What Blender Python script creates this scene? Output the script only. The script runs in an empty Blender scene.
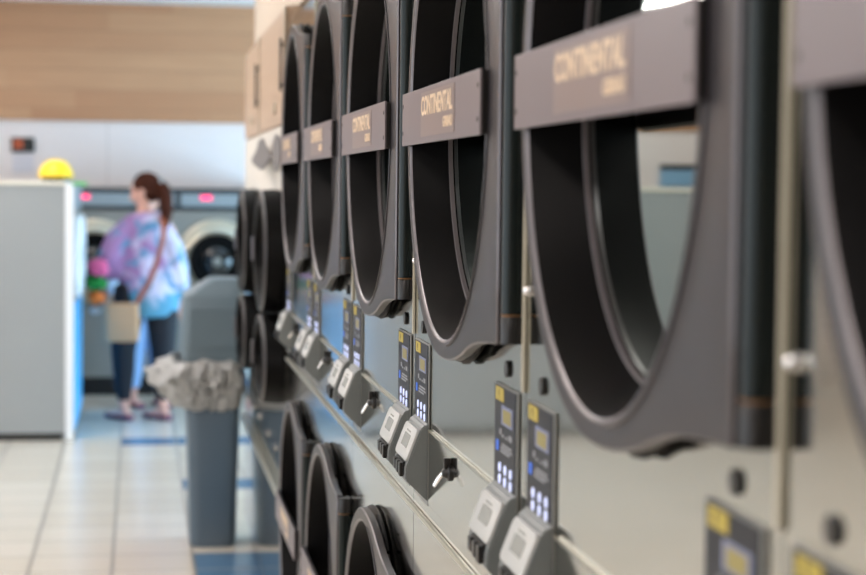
import bpy, bmesh, math, random
from math import sin, cos, pi, sqrt, radians
from mathutils import Vector, Matrix, noise
random.seed(7)
SC = bpy.context.scene
COL = SC.collection

# ------------------------------------------------------------------ materials
def lin(c):
    r = []
    for v in c:
        v = v / 255.0
        r.append(v / 12.92 if v <= 0.04045 else ((v + 0.055) / 1.055) ** 2.4)
    return (r[0], r[1], r[2], 1.0)

def mat(name, rgb, rough=0.5, metal=0.0, ior=1.5, emit=None, estr=0.0, coat=0.0, noise_amt=0.0, nscale=20.0, bump=0.0, bscale=60.0, stretch=None, sheen=0.0):
    m = bpy.data.materials.new(name); m.use_nodes = True
    nt = m.node_tree; b = nt.nodes['Principled BSDF']
    b.inputs['Base Color'].default_value = lin(rgb)
    b.inputs['Roughness'].default_value = rough
    b.inputs['Metallic'].default_value = metal
    b.inputs['IOR'].default_value = ior
    b.inputs['Coat Weight'].default_value = coat
    b.inputs['Sheen Weight'].default_value = sheen
    if emit:
        b.inputs['Emission Color'].default_value = lin(emit)
        b.inputs['Emission Strength'].default_value = estr
    tc = None
    if noise_amt or bump:
        tc = nt.nodes.new('ShaderNodeTexCoord'); mp = nt.nodes.new('ShaderNodeMapping')
        nt.links.new(tc.outputs['Object'], mp.inputs['Vector'])
        if stretch: mp.inputs['Scale'].default_value = stretch
    if noise_amt:
        n = nt.nodes.new('ShaderNodeTexNoise'); n.inputs['Scale'].default_value = nscale
        n.inputs['Detail'].default_value = 4
        nt.links.new(mp.outputs['Vector'], n.inputs['Vector'])
        mx = nt.nodes.new('ShaderNodeMix'); mx.data_type = 'RGBA'
        c = lin(rgb)
        mx.inputs[6].default_value = tuple(max(0, v * (1 - noise_amt)) for v in c[:3]) + (1,)
        mx.inputs[7].default_value = tuple(min(1, v * (1 + noise_amt)) for v in c[:3]) + (1,)
        nt.links.new(n.outputs['Fac'], mx.inputs[0])
        nt.links.new(mx.outputs[2], b.inputs['Base Color'])
    if bump:
        n2 = nt.nodes.new('ShaderNodeTexNoise'); n2.inputs['Scale'].default_value = bscale
        nt.links.new(mp.outputs['Vector'], n2.inputs['Vector'])
        bp = nt.nodes.new('ShaderNodeBump'); bp.inputs['Strength'].default_value = bump
        bp.inputs['Distance'].default_value = 0.01
        nt.links.new(n2.outputs['Fac'], bp.inputs['Height'])
        nt.links.new(bp.outputs['Normal'], b.inputs['Normal'])
    return m

M = {}
M['steel'] = mat('polished_steel', (186, 188, 184), 0.10, 1.0, bump=0.05, bscale=2.2, noise_amt=0.05, nscale=3)
M['strip'] = mat('pale_edge_strip', (176, 171, 154), 0.45)
M['steel_trim'] = mat('steel_trim', (205, 203, 190), 0.3, 1.0)
M['steel_dark'] = mat('seam_gap', (60, 60, 60), 0.5, 0.6)
M['door'] = mat('dark_grey_door_paint', (44, 41, 45), 0.36, 0.0, ior=1.42, noise_amt=0.04, nscale=300)
M['door_edge'] = mat('door_edge', (106, 102, 105), 0.3, 0.5)
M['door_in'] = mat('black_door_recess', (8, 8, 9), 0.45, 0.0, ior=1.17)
M['rubber'] = mat('black_rubber', (6, 6, 7), 0.5, ior=1.2)
M['gasket'] = mat('ribbed_gasket', (70, 66, 62), 0.5, noise_amt=0.4, nscale=350)
M['hinge'] = mat('dark_green_grey_hinge', (18, 28, 29), 0.32, 0.5)
M['hingecap'] = mat('black_hinge_cap', (12, 12, 14), 0.4)
M['orange'] = mat('orange_washer_ring', (150, 110, 70), 0.4, 0.3)
M['bar'] = mat('grey_handle_bar', (110, 102, 107), 0.38, 0.1, noise_amt=0.03, nscale=400)
M['plaque'] = mat('taupe_plaque', (128, 114, 112), 0.35, 0.2)
M['letters'] = mat('cream_letters', (222, 200, 172), 0.35)
M['panel'] = mat('charcoal_panel', (28, 32, 41), 0.4, ior=1.3)
M['panelframe'] = mat('panel_frame', (150, 153, 152), 0.3, 0.8)
M['yellow'] = mat('yellow_sticker', (172, 154, 60), 0.5)
M['mark'] = mat('dark_mark', (40, 40, 38), 0.5)
M['lcd'] = mat('amber_display', (138, 126, 56), 0.3)
M['lcdframe'] = mat('display_frame', (120, 130, 165), 0.4)
M['white'] = mat('white_print', (200, 202, 205), 0.5)
M['lightprint'] = mat('light_grey_print', (140, 144, 150), 0.5)
M['blueprint'] = mat('blue_print', (50, 110, 225), 0.5)
M['key'] = mat('lit_key', (215, 222, 250), 0.3, emit=(190, 205, 255), estr=0.45)
M['reader'] = mat('reader_body', (110, 115, 115), 0.42, 0.15, noise_amt=0.05, nscale=250)
M['cover'] = mat('reader_cover', (186, 188, 187), 0.4)
M['screen'] = mat('reader_screen', (150, 152, 148), 0.25)
M['black'] = mat('black_plastic', (18, 18, 19), 0.35)
M['chrome'] = mat('chrome', (225, 225, 225), 0.12, 1.0)
M['ceil'] = mat('white_ceiling', (240, 240, 242), 0.8)
M['cream'] = mat('cream_paint', (214, 199, 182), 0.7)
M['whitepanel'] = mat('white_panel', (226, 222, 214), 0.4)
M['emblem'] = mat('grey_emblem', (112, 110, 112), 0.5)
M['bin'] = mat('blue_grey_plastic', (84, 102, 118), 0.4, noise_amt=0.04, nscale=200)
M['binlid'] = mat('grey_bin_lid', (98, 116, 127), 0.42)
M['bag'] = mat('white_plastic_bag', (206, 207, 206), 0.35)
M['bag'].node_tree.nodes['Principled BSDF'].inputs['Transmission Weight'].default_value = 0.45
M['islandgrey'] = mat('grey_end_panel', (160, 165, 167), 0.45, 0.3, noise_amt=0.04, nscale=3)
M['white_edge'] = mat('white_corner_trim', (240, 242, 245), 0.4)
M['capstone'] = mat('cream_top_cap', (236, 230, 214), 0.5)
M['skyblue'] = mat('sky_blue_panel', (84, 190, 250), 0.35)
M['machine'] = mat('washer_grey', (150, 150, 145), 0.35, 0.5)
M['machinedark'] = mat('washer_dark_top', (40, 46, 50), 0.45)
M['fascia'] = mat('pale_blue_fascia', (140, 149, 154), 0.4)
M['led'] = mat('pink_display', (255, 60, 130), 0.4, emit=(255, 40, 90), estr=1.4)
M['ring'] = mat('brushed_ring', (206, 198, 180), 0.3, 0.8)
M['yellowhat'] = mat('yellow_shell', (248, 205, 30), 0.4)
M['green'] = mat('green_cloth', (70, 200, 90), 0.8)
M['skin'] = mat('skin', (222, 166, 146), 0.55)
M['hair'] = mat('brown_hair', (62, 28, 14), 0.75, ior=1.25, noise_amt=0.5, nscale=30, stretch=(6, 6, 1))
M['leggings'] = mat('black_leggings', (18, 22, 32), 0.8)
M['tan'] = mat('tan_canvas', (184, 146, 112), 0.8, noise_amt=0.1, nscale=60)
M['strap'] = mat('brown_leather', (150, 78, 50), 0.6)
M['shoe'] = mat('plum_shoe', (110, 50, 80), 0.6)
M['pink'] = mat('pink_cloth', (220, 100, 150), 0.8)
M['gcloth'] = mat('deep_green_cloth', (30, 140, 60), 0.8)
M['ocloth'] = mat('orange_cloth', (225, 120, 50), 0.8)
M['jeans'] = mat('pale_blue_trousers', (150, 182, 222), 0.8, noise_amt=0.2, nscale=12)
M['paletop'] = mat('pale_blue_top', (200, 222, 250), 0.7, noise_amt=0.15, nscale=9)
M['lampframe'] = mat('lamp_frame', (235, 235, 235), 0.5)
M['lamp'] = mat('lamp_diffuser', (255, 255, 255), 0.5, emit=(255, 243, 236), estr=12.0)
M['bluesign'] = mat('blue_sign', (140, 185, 220), 0.5)
M['redsign'] = mat('orange_red_sign', (196, 88, 50), 0.5)
M['paper'] = mat('white_paper', (232, 226, 232), 0.7)

def glass_mat():
    m = mat('mirror_tinted_glass', (184, 174, 172), 0.02, 1.0)
    b = m.node_tree.nodes['Principled BSDF']
    b.inputs['Specular Tint'].default_value = lin((214, 238, 236))
    return m
M['glass'] = glass_mat()
M['clearglass'] = mat('clear_window_glass', (240, 248, 250), 0.02)
M['clearglass'].node_tree.nodes['Principled BSDF'].inputs['Transmission Weight'].default_value = 1.0
M['blackglass'] = mat('black_glass', (12, 13, 15), 0.08, ior=1.6)

def nd(nt, t, **k):
    n = nt.nodes.new(t)
    for a, b in k.items(): setattr(n, a, b)
    return n
def mth(nt, op, a, b=None, c=None):
    n = nd(nt, 'ShaderNodeMath', operation=op)
    for i, v in enumerate((a, b, c)):
        if v is None: continue
        if isinstance(v, (int, float)): n.inputs[i].default_value = v
        else: nt.links.new(v, n.inputs[i])
    return n.outputs[0]
def mixc(nt, f, a, b):
    n = nd(nt, 'ShaderNodeMix', data_type='RGBA')
    for i, v in ((0, f), (6, a), (7, b)):
        if isinstance(v, (tuple, float, int)): n.inputs[i].default_value = v
        else: nt.links.new(v, n.inputs[i])
    return n.outputs[2]

def floor_mat():
    m = bpy.data.materials.new('floor_tiles'); m.use_nodes = True; nt = m.node_tree
    b = nt.nodes['Principled BSDF']
    tc = nd(nt, 'ShaderNodeTexCoord'); sp = nd(nt, 'ShaderNodeSeparateXYZ')
    nt.links.new(tc.outputs['Object'], sp.inputs[0])
    X, Y = sp.outputs[0], sp.outputs[1]
    T = 0.32
    u = mth(nt, 'DIVIDE', mth(nt, 'SUBTRACT', X, 0.22), T)
    v = mth(nt, 'DIVIDE', mth(nt, 'SUBTRACT', Y, 7.52), T)
    fu = mth(nt, 'SUBTRACT', u, mth(nt, 'FLOOR', u)); fv = mth(nt, 'SUBTRACT', v, mth(nt, 'FLOOR', v))
    du = mth(nt, 'ABSOLUTE', mth(nt, 'SUBTRACT', fu, 0.5)); dv = mth(nt, 'ABSOLUTE', mth(nt, 'SUBTRACT', fv, 0.5))
    gr = mth(nt, 'GREATER_THAN', mth(nt, 'MAXIMUM', du, dv), 0.479)
    def rng(s, lo, hi):
        return mth(nt, 'MULTIPLY', mth(nt, 'GREATER_THAN', s, lo), mth(nt, 'LESS_THAN', s, hi))
    b1 = mth(nt, 'MULTIPLY', rng(X, -0.10, 1.18), rng(Y, 10.72, 11.04))
    b2 = mth(nt, 'MULTIPLY', rng(X, 0.22, 0.54), rng(Y, 9.12, 9.44))
    b3 = mth(nt, 'MULTIPLY', rng(X, 0.22, 0.54), rng(Y, 6.88, 7.52))
    b4 = mth(nt, 'MULTIPLY', rng(X, -0.42, 2.5), rng(Y, 11.68, 12.0))
    bl = mth(nt, 'MAXIMUM', mth(nt, 'MAXIMUM', b1, b2), b3)
    cv = nd(nt, 'ShaderNodeCombineXYZ')
    nt.links.new(mth(nt, 'FLOOR', u), cv.inputs[0]); nt.links.new(mth(nt, 'FLOOR', v), cv.inputs[1])
    wn = nd(nt, 'ShaderNodeTexWhiteNoise'); nt.links.new(cv.outputs[0], wn.inputs['Vector'])
    no = nd(nt, 'ShaderNodeTexNoise'); no.inputs['Scale'].default_value = 6; no.inputs['Detail'].default_value = 5
    nt.links.new(tc.outputs['Object'], no.inputs['Vector'])
    c = mixc(nt, wn.outputs['Value'], lin((206, 198, 184)), lin((214, 207, 195)))
    c = mixc(nt, mth(nt, 'MULTIPLY', no.outputs['Fac'], 0.12), c, lin((186, 176, 160)))
    c = mixc(nt, bl, c, lin((84, 118, 150)))
    c = mixc(nt, mth(nt, 'MULTIPLY', gr, 0.85), c, lin((108, 106, 102)))
    nt.links.new(c, b.inputs['Base Color'])
    nt.links.new(mth(nt, 'ADD', mth(nt, 'MULTIPLY', gr, 0.4), 0.24), b.inputs['Roughness'])
    return m

def wood_mat():
    m = bpy.data.materials.new('wood_cladding'); m.use_nodes = True; nt = m.node_tree
    b = nt.nodes['Principled BSDF']
    tc = nd(nt, 'ShaderNodeTexCoord'); sp = nd(nt, 'ShaderNodeSeparateXYZ')
    nt.links.new(tc.outputs['Object'], sp.inputs[0])
    row = mth(nt, 'FLOOR', mth(nt, 'DIVIDE', sp.outputs[2], 0.148))
    fr = mth(nt, 'FRACT', mth(nt, 'DIVIDE', sp.outputs[2], 0.148))
    wr = nd(nt, 'ShaderNodeTexWhiteNoise', noise_dimensions='1D'); nt.links.new(row, wr.inputs['W'])
    px = mth(nt, 'FLOOR', mth(nt, 'ADD', mth(nt, 'DIVIDE', sp.outputs[0], 1.35), mth(nt, 'MULTIPLY', wr.outputs['Value'], 7)))
    cv = nd(nt, 'ShaderNodeCombineXYZ'); nt.links.new(px, cv.inputs[0]); nt.links.new(row, cv.inputs[1])
    wn = nd(nt, 'ShaderNodeTexWhiteNoise'); nt.links.new(cv.outputs[0], wn.inputs['Vector'])
    mp = nd(nt, 'ShaderNodeMapping'); mp.inputs['Scale'].default_value = (1.2, 1, 16)
    nt.links.new(tc.outputs['Object'], mp.inputs['Vector'])
    no = nd(nt, 'ShaderNodeTexNoise'); no.inputs['Scale'].default_value = 2.0; no.inputs['Detail'].default_value = 5
    nt.links.new(mp.outputs[0], no.inputs['Vector'])
    c = mixc(nt, wn.outputs['Value'], lin((200, 146, 108)), lin((222, 174, 134)))
    c = mixc(nt, mth(nt, 'MULTIPLY', no.outputs['Fac'], 0.55), c, lin((176, 124, 88)))
    c = mixc(nt, mth(nt, 'MULTIPLY', mth(nt, 'LESS_THAN', fr, 0.03), 0.5), c, lin((110, 84, 60)))
    nt.links.new(c, b.inputs['Base Color']); b.inputs['Roughness'].default_value = 0.55
    return m

def walltile_mat():
    m = bpy.data.materials.new('white_wall_tiles'); m.use_nodes = True; nt = m.node_tree
    b = nt.nodes['Principled BSDF']
    tc = nd(nt, 'ShaderNodeTexCoord'); sp = nd(nt, 'ShaderNodeSeparateXYZ')
    nt.links.new(tc.outputs['Object'], sp.inputs[0])
    fx = mth(nt, 'FRACT', mth(nt, 'DIVIDE', mth(nt, 'ADD', sp.outputs[0], 10.0), 1.22))
    g = mth(nt, 'LESS_THAN', fx, 0.008)
    c = mixc(nt, mth(nt, 'MULTIPLY', g, 0.35), lin((246, 234, 231)), lin((180, 172, 166)))
    nt.links.new(c, b.inputs['Base Color']); b.inputs['Roughness'].default_value = 0.4
    return m

def tiedye_mat():
    m = bpy.data.materials.new('tie_dye_cloth'); m.use_nodes = True; nt = m.node_tree
    b = nt.nodes['Principled BSDF']
    tc = nd(nt, 'ShaderNodeTexCoord'); sp = nd(nt, 'ShaderNodeSeparateXYZ')
    nt.links.new(tc.outputs['Object'], sp.inputs[0])
    no = nd(nt, 'ShaderNodeTexNoise'); no.inputs['Scale'].default_value = 7.5; no.inputs['Detail'].default_value = 3
    no.inputs['Distortion'].default_value = 0.8
    nt.links.new(tc.outputs['Object'], no.inputs['Vector'])
    n2 = nd(nt, 'ShaderNodeTexNoise'); n2.inputs['Scale'].default_value = 11; n2.inputs['Detail'].default_value = 3
    mp = nd(nt, 'ShaderNodeMapping'); mp.inputs['Location'].default_value = (3, 7, 1)
    nt.links.new(tc.outputs['Object'], mp.inputs['Vector']); nt.links.new(mp.outputs[0], n2.inputs['Vector'])
    # purple on the left and top, white to the right, teal at the hem
    t1 = mth(nt, 'ADD', mth(nt, 'MULTIPLY', sp.outputs[0], -2.2), mth(nt, 'MULTIPLY', mth(nt, 'SUBTRACT', sp.outputs[2], 1.05), 1.0))
    t1 = mth(nt, 'ADD', t1, mth(nt, 'MULTIPLY', mth(nt, 'SUBTRACT', no.outputs['Fac'], 0.5), 3.2))
    r1 = nd(nt, 'ShaderNodeMapRange'); r1.inputs[1].default_value = -0.35; r1.inputs[2].default_value = 0.25
    nt.links.new(t1, r1.inputs[0])
    c = mixc(nt, r1.outputs[0], lin((206, 202, 226)), lin((158, 118, 166)))
    r3 = nd(nt, 'ShaderNodeMapRange'); r3.inputs[1].default_value = 0.52; r3.inputs[2].default_value = 0.62
    nt.links.new(n2.outputs['Fac'], r3.inputs[0])
    c = mixc(nt, r3.outputs[0], c, lin((92, 140, 178)))
    t2 = mth(nt, 'ADD', mth(nt, 'MULTIPLY', mth(nt, 'SUBTRACT', 0.86, sp.outputs[2]), 5.0), mth(nt, 'MULTIPLY', mth(nt, 'SUBTRACT', no.outputs['Fac'], 0.5), 3.0))
    r2 = nd(nt, 'ShaderNodeMapRange'); r2.inputs[1].default_value = 0.0; r2.inputs[2].default_value = 0.6
    nt.links.new(t2, r2.inputs[0])
    c = mixc(nt, r2.outputs[0], c, lin((84, 150, 182)))
    nt.links.new(c, b.inputs['Base Color']); b.inputs['Roughness'].default_value = 0.8
    return m
M['floor'] = floor_mat(); M['wood'] = wood_mat(); M['walltile'] = walltile_mat(); M['tiedye'] = tiedye_mat()
M['cabinetwood'] = mat('beige_cabinet_laminate', (188, 164, 142), 0.4, noise_amt=0.08, nscale=4, stretch=(1, 1, 8))

# ------------------------------------------------------------------ geometry helpers
def obj(name, bm, m, parent=None, smooth=False, me=None):
    if me is None:
        me = bpy.data.meshes.new(name); bm.normal_update(); bm.to_mesh(me); bm.free()
        mats = m if isinstance(m, (list, tuple)) else [m]
        for k in mats: me.materials.append(M[k] if isinstance(k, str) else k)
        if smooth:
            for p in me.polygons: p.use_smooth = True
            me.set_sharp_from_angle(angle=radians(38))
    o = bpy.data.objects.new(name, me); COL.objects.link(o)
    if parent: o.parent = parent
    return o

def box(bm, x0, x1, y0, y1, z0, z1, bev=0.0, mi=0):
    r = bmesh.ops.create_cube(bm, size=1.0)
    vs = r['verts']
    for v in vs:
        v.co = Vector(((x0 + x1) / 2 + v.co.x * (x1 - x0), (y0 + y1) / 2 + v.co.y * (y1 - y0), (z0 + z1) / 2 + v.co.z * (z1 - z0)))
    fs = set(f for v in vs for f in v.link_faces)
    for f in fs: f.material_index = mi
    if bev > 0:
        es = list(set(e for v in vs for e in v.link_edges))
        rr = bmesh.ops.bevel(bm, geom=es, offset=bev, segments=2, affect='EDGES', profile=0.6)
        for f in rr['faces']: f.material_index = mi
def bx(*a, **k):
    bm = bmesh.new(); box(bm, *a, **k); return bm

def tube(bm, pts, rad, seg=12, cap=True, mi=0):
    """sweep of elliptical rings: rad entries are r or (ra, rb); rings lie across the path"""
    pts = [Vector(p) for p in pts]; n = len(pts)
    if not isinstance(rad, (list, tuple)): rad = [rad] * n
    rings = []; prev = None
    for i, p in enumerate(pts):
        t = (pts[min(i + 1, n - 1)] - pts[max(i - 1, 0)])
        t = t.normalized() if t.length > 1e-9 else Vector((0, 0, 1))
        if prev is None:
            a = Vector((1, 0, 0)) if abs(t.x) < 0.8 else Vector((0, 1, 0))
        else: a = prev
        a = (a - t * a.dot(t)).normalized(); b = t.cross(a); prev = a
        r = rad[i]; ra, rb = (r if isinstance(r, (list, tuple)) else (r, r))
        rings.append([bm.verts.new(p + a * ra * cos(2 * pi * k / seg) + b * rb * sin(2 * pi * k / seg)) for k in range(seg)])
    for i in range(n - 1):
        for k in range(seg):
            f = bm.faces.new((rings[i][k], rings[i][(k + 1) % seg], rings[i + 1][(k + 1) % seg], rings[i + 1][k])); f.material_index = mi
    if cap:
        bm.faces.new(rings[0][::-1]).material_index = mi; bm.faces.new(rings[-1]).material_index = mi
    return rings

def ball(bm, c, r, seg=16, rot=None):
    if not isinstance(r, (tuple, list)): r = (r, r, r)
    d = bmesh.ops.create_uvsphere(bm, u_segments=seg, v_segments=max(6, seg * 2 // 3), radius=1.0)
    mt = Matrix.Translation(c) @ (rot.to_4x4() if rot else Matrix.Identity(4)) @ Matrix.Diagonal((r[0], r[1], r[2], 1))
    for v in d['verts']: v.co = mt @ v.co

def lathe_x(bm, prof, cy, cz, seg=96, mi=0, ry=1.0):
    """revolve (x, r) pairs about the X direction through (cy, cz)"""
    rings = []
    for (x, r) in prof:
        rings.append([bm.verts.new((x, cy + ry * r * cos(2 * pi * k / seg), cz + r * sin(2 * pi * k / seg))) for k in range(seg)])
    for i in range(len(prof) - 1):
        for k in range(seg):
            f = bm.faces.new((rings[i][k], rings[i + 1][k], rings[i + 1][(k + 1) % seg], rings[i][(k + 1) % seg])); f.material_index = mi
    return rings

def disc_x(bm, x, cy, cz, r, th, seg=20, ry=1.0):
    rs = lathe_x(bm, [(x + th, r), (x + th * 0.15, r), (x, r * 0.93)], cy, cz, seg, ry=ry)
    bm.faces.new(rs[-1]); bm.faces.new(rs[0][::-1])

def remeshed(name, bm, vox, m, parent=None, smooth_it=6):
    me0 = bpy.data.meshes.new('tmp'); bm.to_mesh(me0); bm.free()
    o0 = bpy.data.objects.new('tmp', me0); COL.objects.link(o0)
    r = o0.modifiers.new('r', 'REMESH'); r.mode = 'VOXEL'; r.voxel_size = vox
    s = o0.modifiers.new('s', 'SMOOTH'); s.factor = 0.5; s.iterations = smooth_it
    dg = bpy.context.evaluated_depsgraph_get(); dg.update()
    me = bpy.data.meshes.new_from_object(o0.evaluated_get(dg))
    bpy.data.objects.remove(o0); bpy.data.meshes.remove(me0)
    me.materials.clear(); me.materials.append(M[m])
    for p in me.polygons: p.use_smooth = True
    return obj(name, None, None, parent, me=me)

def text_mesh(txt, w, h, place, depth=0.0006, bold=0.02):
    """text fitted to width w, height h; place(u, v, d) -> world; u right, v up from the lower-left corner"""
    cu = bpy.data.curves.new('t', 'FONT'); cu.body = txt; cu.size = 1; cu.offset = bold; cu.extrude = 0.02; cu.resolution_u = 3
    o = bpy.data.objects.new('t', cu); COL.objects.link(o)
    dg = bpy.context.evaluated_depsgraph_get(); dg.update()
    me = bpy.data.meshes.new_from_object(o.evaluated_get(dg))
    bpy.data.objects.remove(o); bpy.data.curves.remove(cu)
    bm = bmesh.new(); bm.from_mesh(me); bpy.data.meshes.remove(me)
    xs = [v.co.x for v in bm.verts]; ys = [v.co.y for v in bm.verts]
    x0, x1, y0, y1 = min(xs), max(xs), min(ys), max(ys)
    for v in bm.verts:
        v.co = Vector(place((v.co.x - x0) / (x1 - x0) * w, (v.co.y - y0) / (y1 - y0) * h, (v.co.z / 0.02) * depth))
    bmesh.ops.recalc_face_normals(bm, faces=bm.faces)
    return bm
def merge(bm, other):
    me = bpy.data.meshes.new('m'); other.to_mesh(me); other.free(); bm.from_mesh(me); bpy.data.meshes.remove(me)

def thing(name, label, cat, loc=(0, 0, 0), group=None):
    o = bpy.data.objects.new(name, None); COL.objects.link(o); o.location = loc
    o.empty_display_size = 0.1
    return tag(o, label, cat, group)
def tag(o, label, cat, group=None):
    o['label'] = label; o['category'] = cat
    if group: o['group'] = group
    return o
def struct(name, bm, m):
    o = obj(name, bm, m); o['kind'] = 'structure'; return o
def dup(o, parent=None):
    c = o.copy(); COL.objects.link(c); c.parent = parent
    for ch in [x for x in ALL_CH(o)]: dup(ch, c)
    return c
def ALL_CH(o): return sorted([x for x in bpy.data.objects if x.parent == o], key=lambda q: q.name)

# ------------------------------------------------------------------ measurements
FX = 0.450            # plane of the steel fronts
RX = 0.420            # front plane of the round doors
PITCH = 0.876
B0 = 1.23             # near edge of the stack whose door fills the right of the view
YEND = B0 + 5 * PITCH # far end of the run of six stacks
ROWEND = 7.87
ZU, ZL = 1.607, 0.550
WALL_Y = 14.2; CEIL = 2.876; WOODZ = 1.986

# ------------------------------------------------------------------ the room
XL, XR, YB = -4.6, 3.6, -3.2
struct('floor', bx(XL, XR, YB, WALL_Y + .1, -0.1, 0), 'floor')
struct('ceiling', bx(XL, XR, YB, WALL_Y + .1, CEIL, CEIL + 0.1), 'ceil')
struct('wall_back', bx(XL, XR, WALL_Y, WALL_Y + 0.1, 0, CEIL), 'walltile')
struct('trim_1', bx(XL + .001, XR - .001, WALL_Y - 0.03, WALL_Y - .0005, WOODZ, CEIL - .0005), 'wood')
struct('wall_front', bx(XL, XR, YB - 0.1, YB, 0, CEIL), 'cream')
def wall_with_hole(name, x0, x1, wy0, wy1, wz0, wz1):
    bm = bmesh.new()
    box(bm, x0, x1, YB, wy0, 0, CEIL); box(bm, x0, x1, wy1, WALL_Y, 0, CEIL)
    box(bm, x0, x1, wy0, wy1, 0, wz0); box(bm, x0, x1, wy0, wy1, wz1, CEIL)
    return struct(name, bm, 'cream')
WL = (-2.4, 8.2, 0.5, 2.6); WR = (9.0, 13.2, 0.12, 1.45)
wall_with_hole('wall_left', XL - 0.12, XL, *WL)
wall_with_hole('wall_right', XR, XR + 0.12, *WR)
def window(name, x, w, n):
    y0, y1, z0, z1 = w
    bm = bmesh.new()
    box(bm, x - .03, x + .03, y0, y1, z0, z0 + .06); box(bm, x - .03, x + .03, y0, y1, z1 - .06, z1)
    for k in range(n + 1):
        yy = y0 + (y1 - y0 - .06) * k / n
        box(bm, x - .03, x + .03, yy, yy + .06, z0 + .06, z1 - .06)
    o = struct(name, bm, 'panelframe')
    obj('pane', bx(x - .004, x + .004, y0 + .03, y1 - .03, z0 + .03, z1 - .03), 'clearglass', o)
window('window_1', XL - 0.06, WL, 4)
window('window_2', XR + 0.06, WR, 2)
# soffit above the dryers, and the partition the machines are set in
bm = bmesh.new(); box(bm, 0.485, 1.9, YB + .001, ROWEND, 2.06, CEIL - .0005)
struct('trim_2', bm, 'cream')
struct('wall_partition', bx(1.62, 1.72, YB + .001, ROWEND, 0, 2.0595), 'cream')

# lights of the room
def area(name, loc, rot, sx, sy, power, col):
    l = bpy.data.lights.new(name, 'AREA'); l.shape = 'RECTANGLE'; l.size = sx; l.size_y = sy; l.energy = power
    l.color = col
    o = bpy.data.objects.new(name, l); COL.objects.link(o); o.location = loc; o.rotation_euler = rot
    return o
area('daylight_left', (XL + 0.01, (WL[0] + WL[1]) / 2, (WL[2] + WL[3]) / 2), (0, -pi / 2, 0), WL[3] - WL[2] - .1, WL[1] - WL[0] - .1, 95, (1.0, 0.95, 0.92))
area('daylight_right', (XR - 0.01, (WR[0] + WR[1]) / 2, (WR[2] + WR[3]) / 2), (0, pi / 2, 0), WR[3] - WR[2] - .1, WR[1] - WR[0] - .1, 200, (0.46, 0.75, 1.0))
first = None
for ly in (0.7, 3.9, 7.1, 10.3, 12.85):
    for lx in (-2.85, -0.9):
        if ly > 12 and lx > -1: continue
        if first is None:
            t = thing('ceiling_light', 'white fluorescent ceiling panel above the laundromat floor', 'ceiling light', (lx, ly, CEIL), 'ceiling light panels')
            bm = bmesh.new()
            for a in ((-.3, .3, -.6, -.56), (-.3, .3, .56, .6), (-.3, -.26, -.56, .56), (.26, .3, -.56, .56)):
                box(bm, *a, -.035, 0)
            obj('frame', bm, 'lampframe', t)
            obj('diffuser', bx(-.26, .26, -.56, .56, -.025, -.001), 'lamp', t)
            first = t
        else:
            t = dup(first); t.location = (lx, ly, CEIL)

# ------------------------------------------------------------------ stacked dryers (built around y = 0 at the near edge, floor z = 0)
NA = 144
def door_outline():
    """(dy, dz) outline, dy towards the hinge; far half round, hinge half shouldered"""
    R = 0.344
    up = [(0.0, .344), (.04, .3435), (.08, .3405), (.12, .3345), (.16, .3265), (.20, .3150), (.24, .3060), (.28, .3000), (.33, .2955), (.38, .2925), (.398, .2915), (.404, .286), (.404, .2), (.404, .1)]
    pts = []
    for k in range(0, 49):
        a = pi / 2 + pi * k / 48
        pts.append((R * cos(a), R * sin(a)))      # far half, from top round to bottom
    pts = [(p[0], p[1]) for p in pts]
    low = [(a, -b) for a, b in up[1:]]
    top = [(a, b) for a, b in up[1:]][::-1]
    return pts + low + [(.404, 0.0)] + top
OUT = door_outline()

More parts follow.
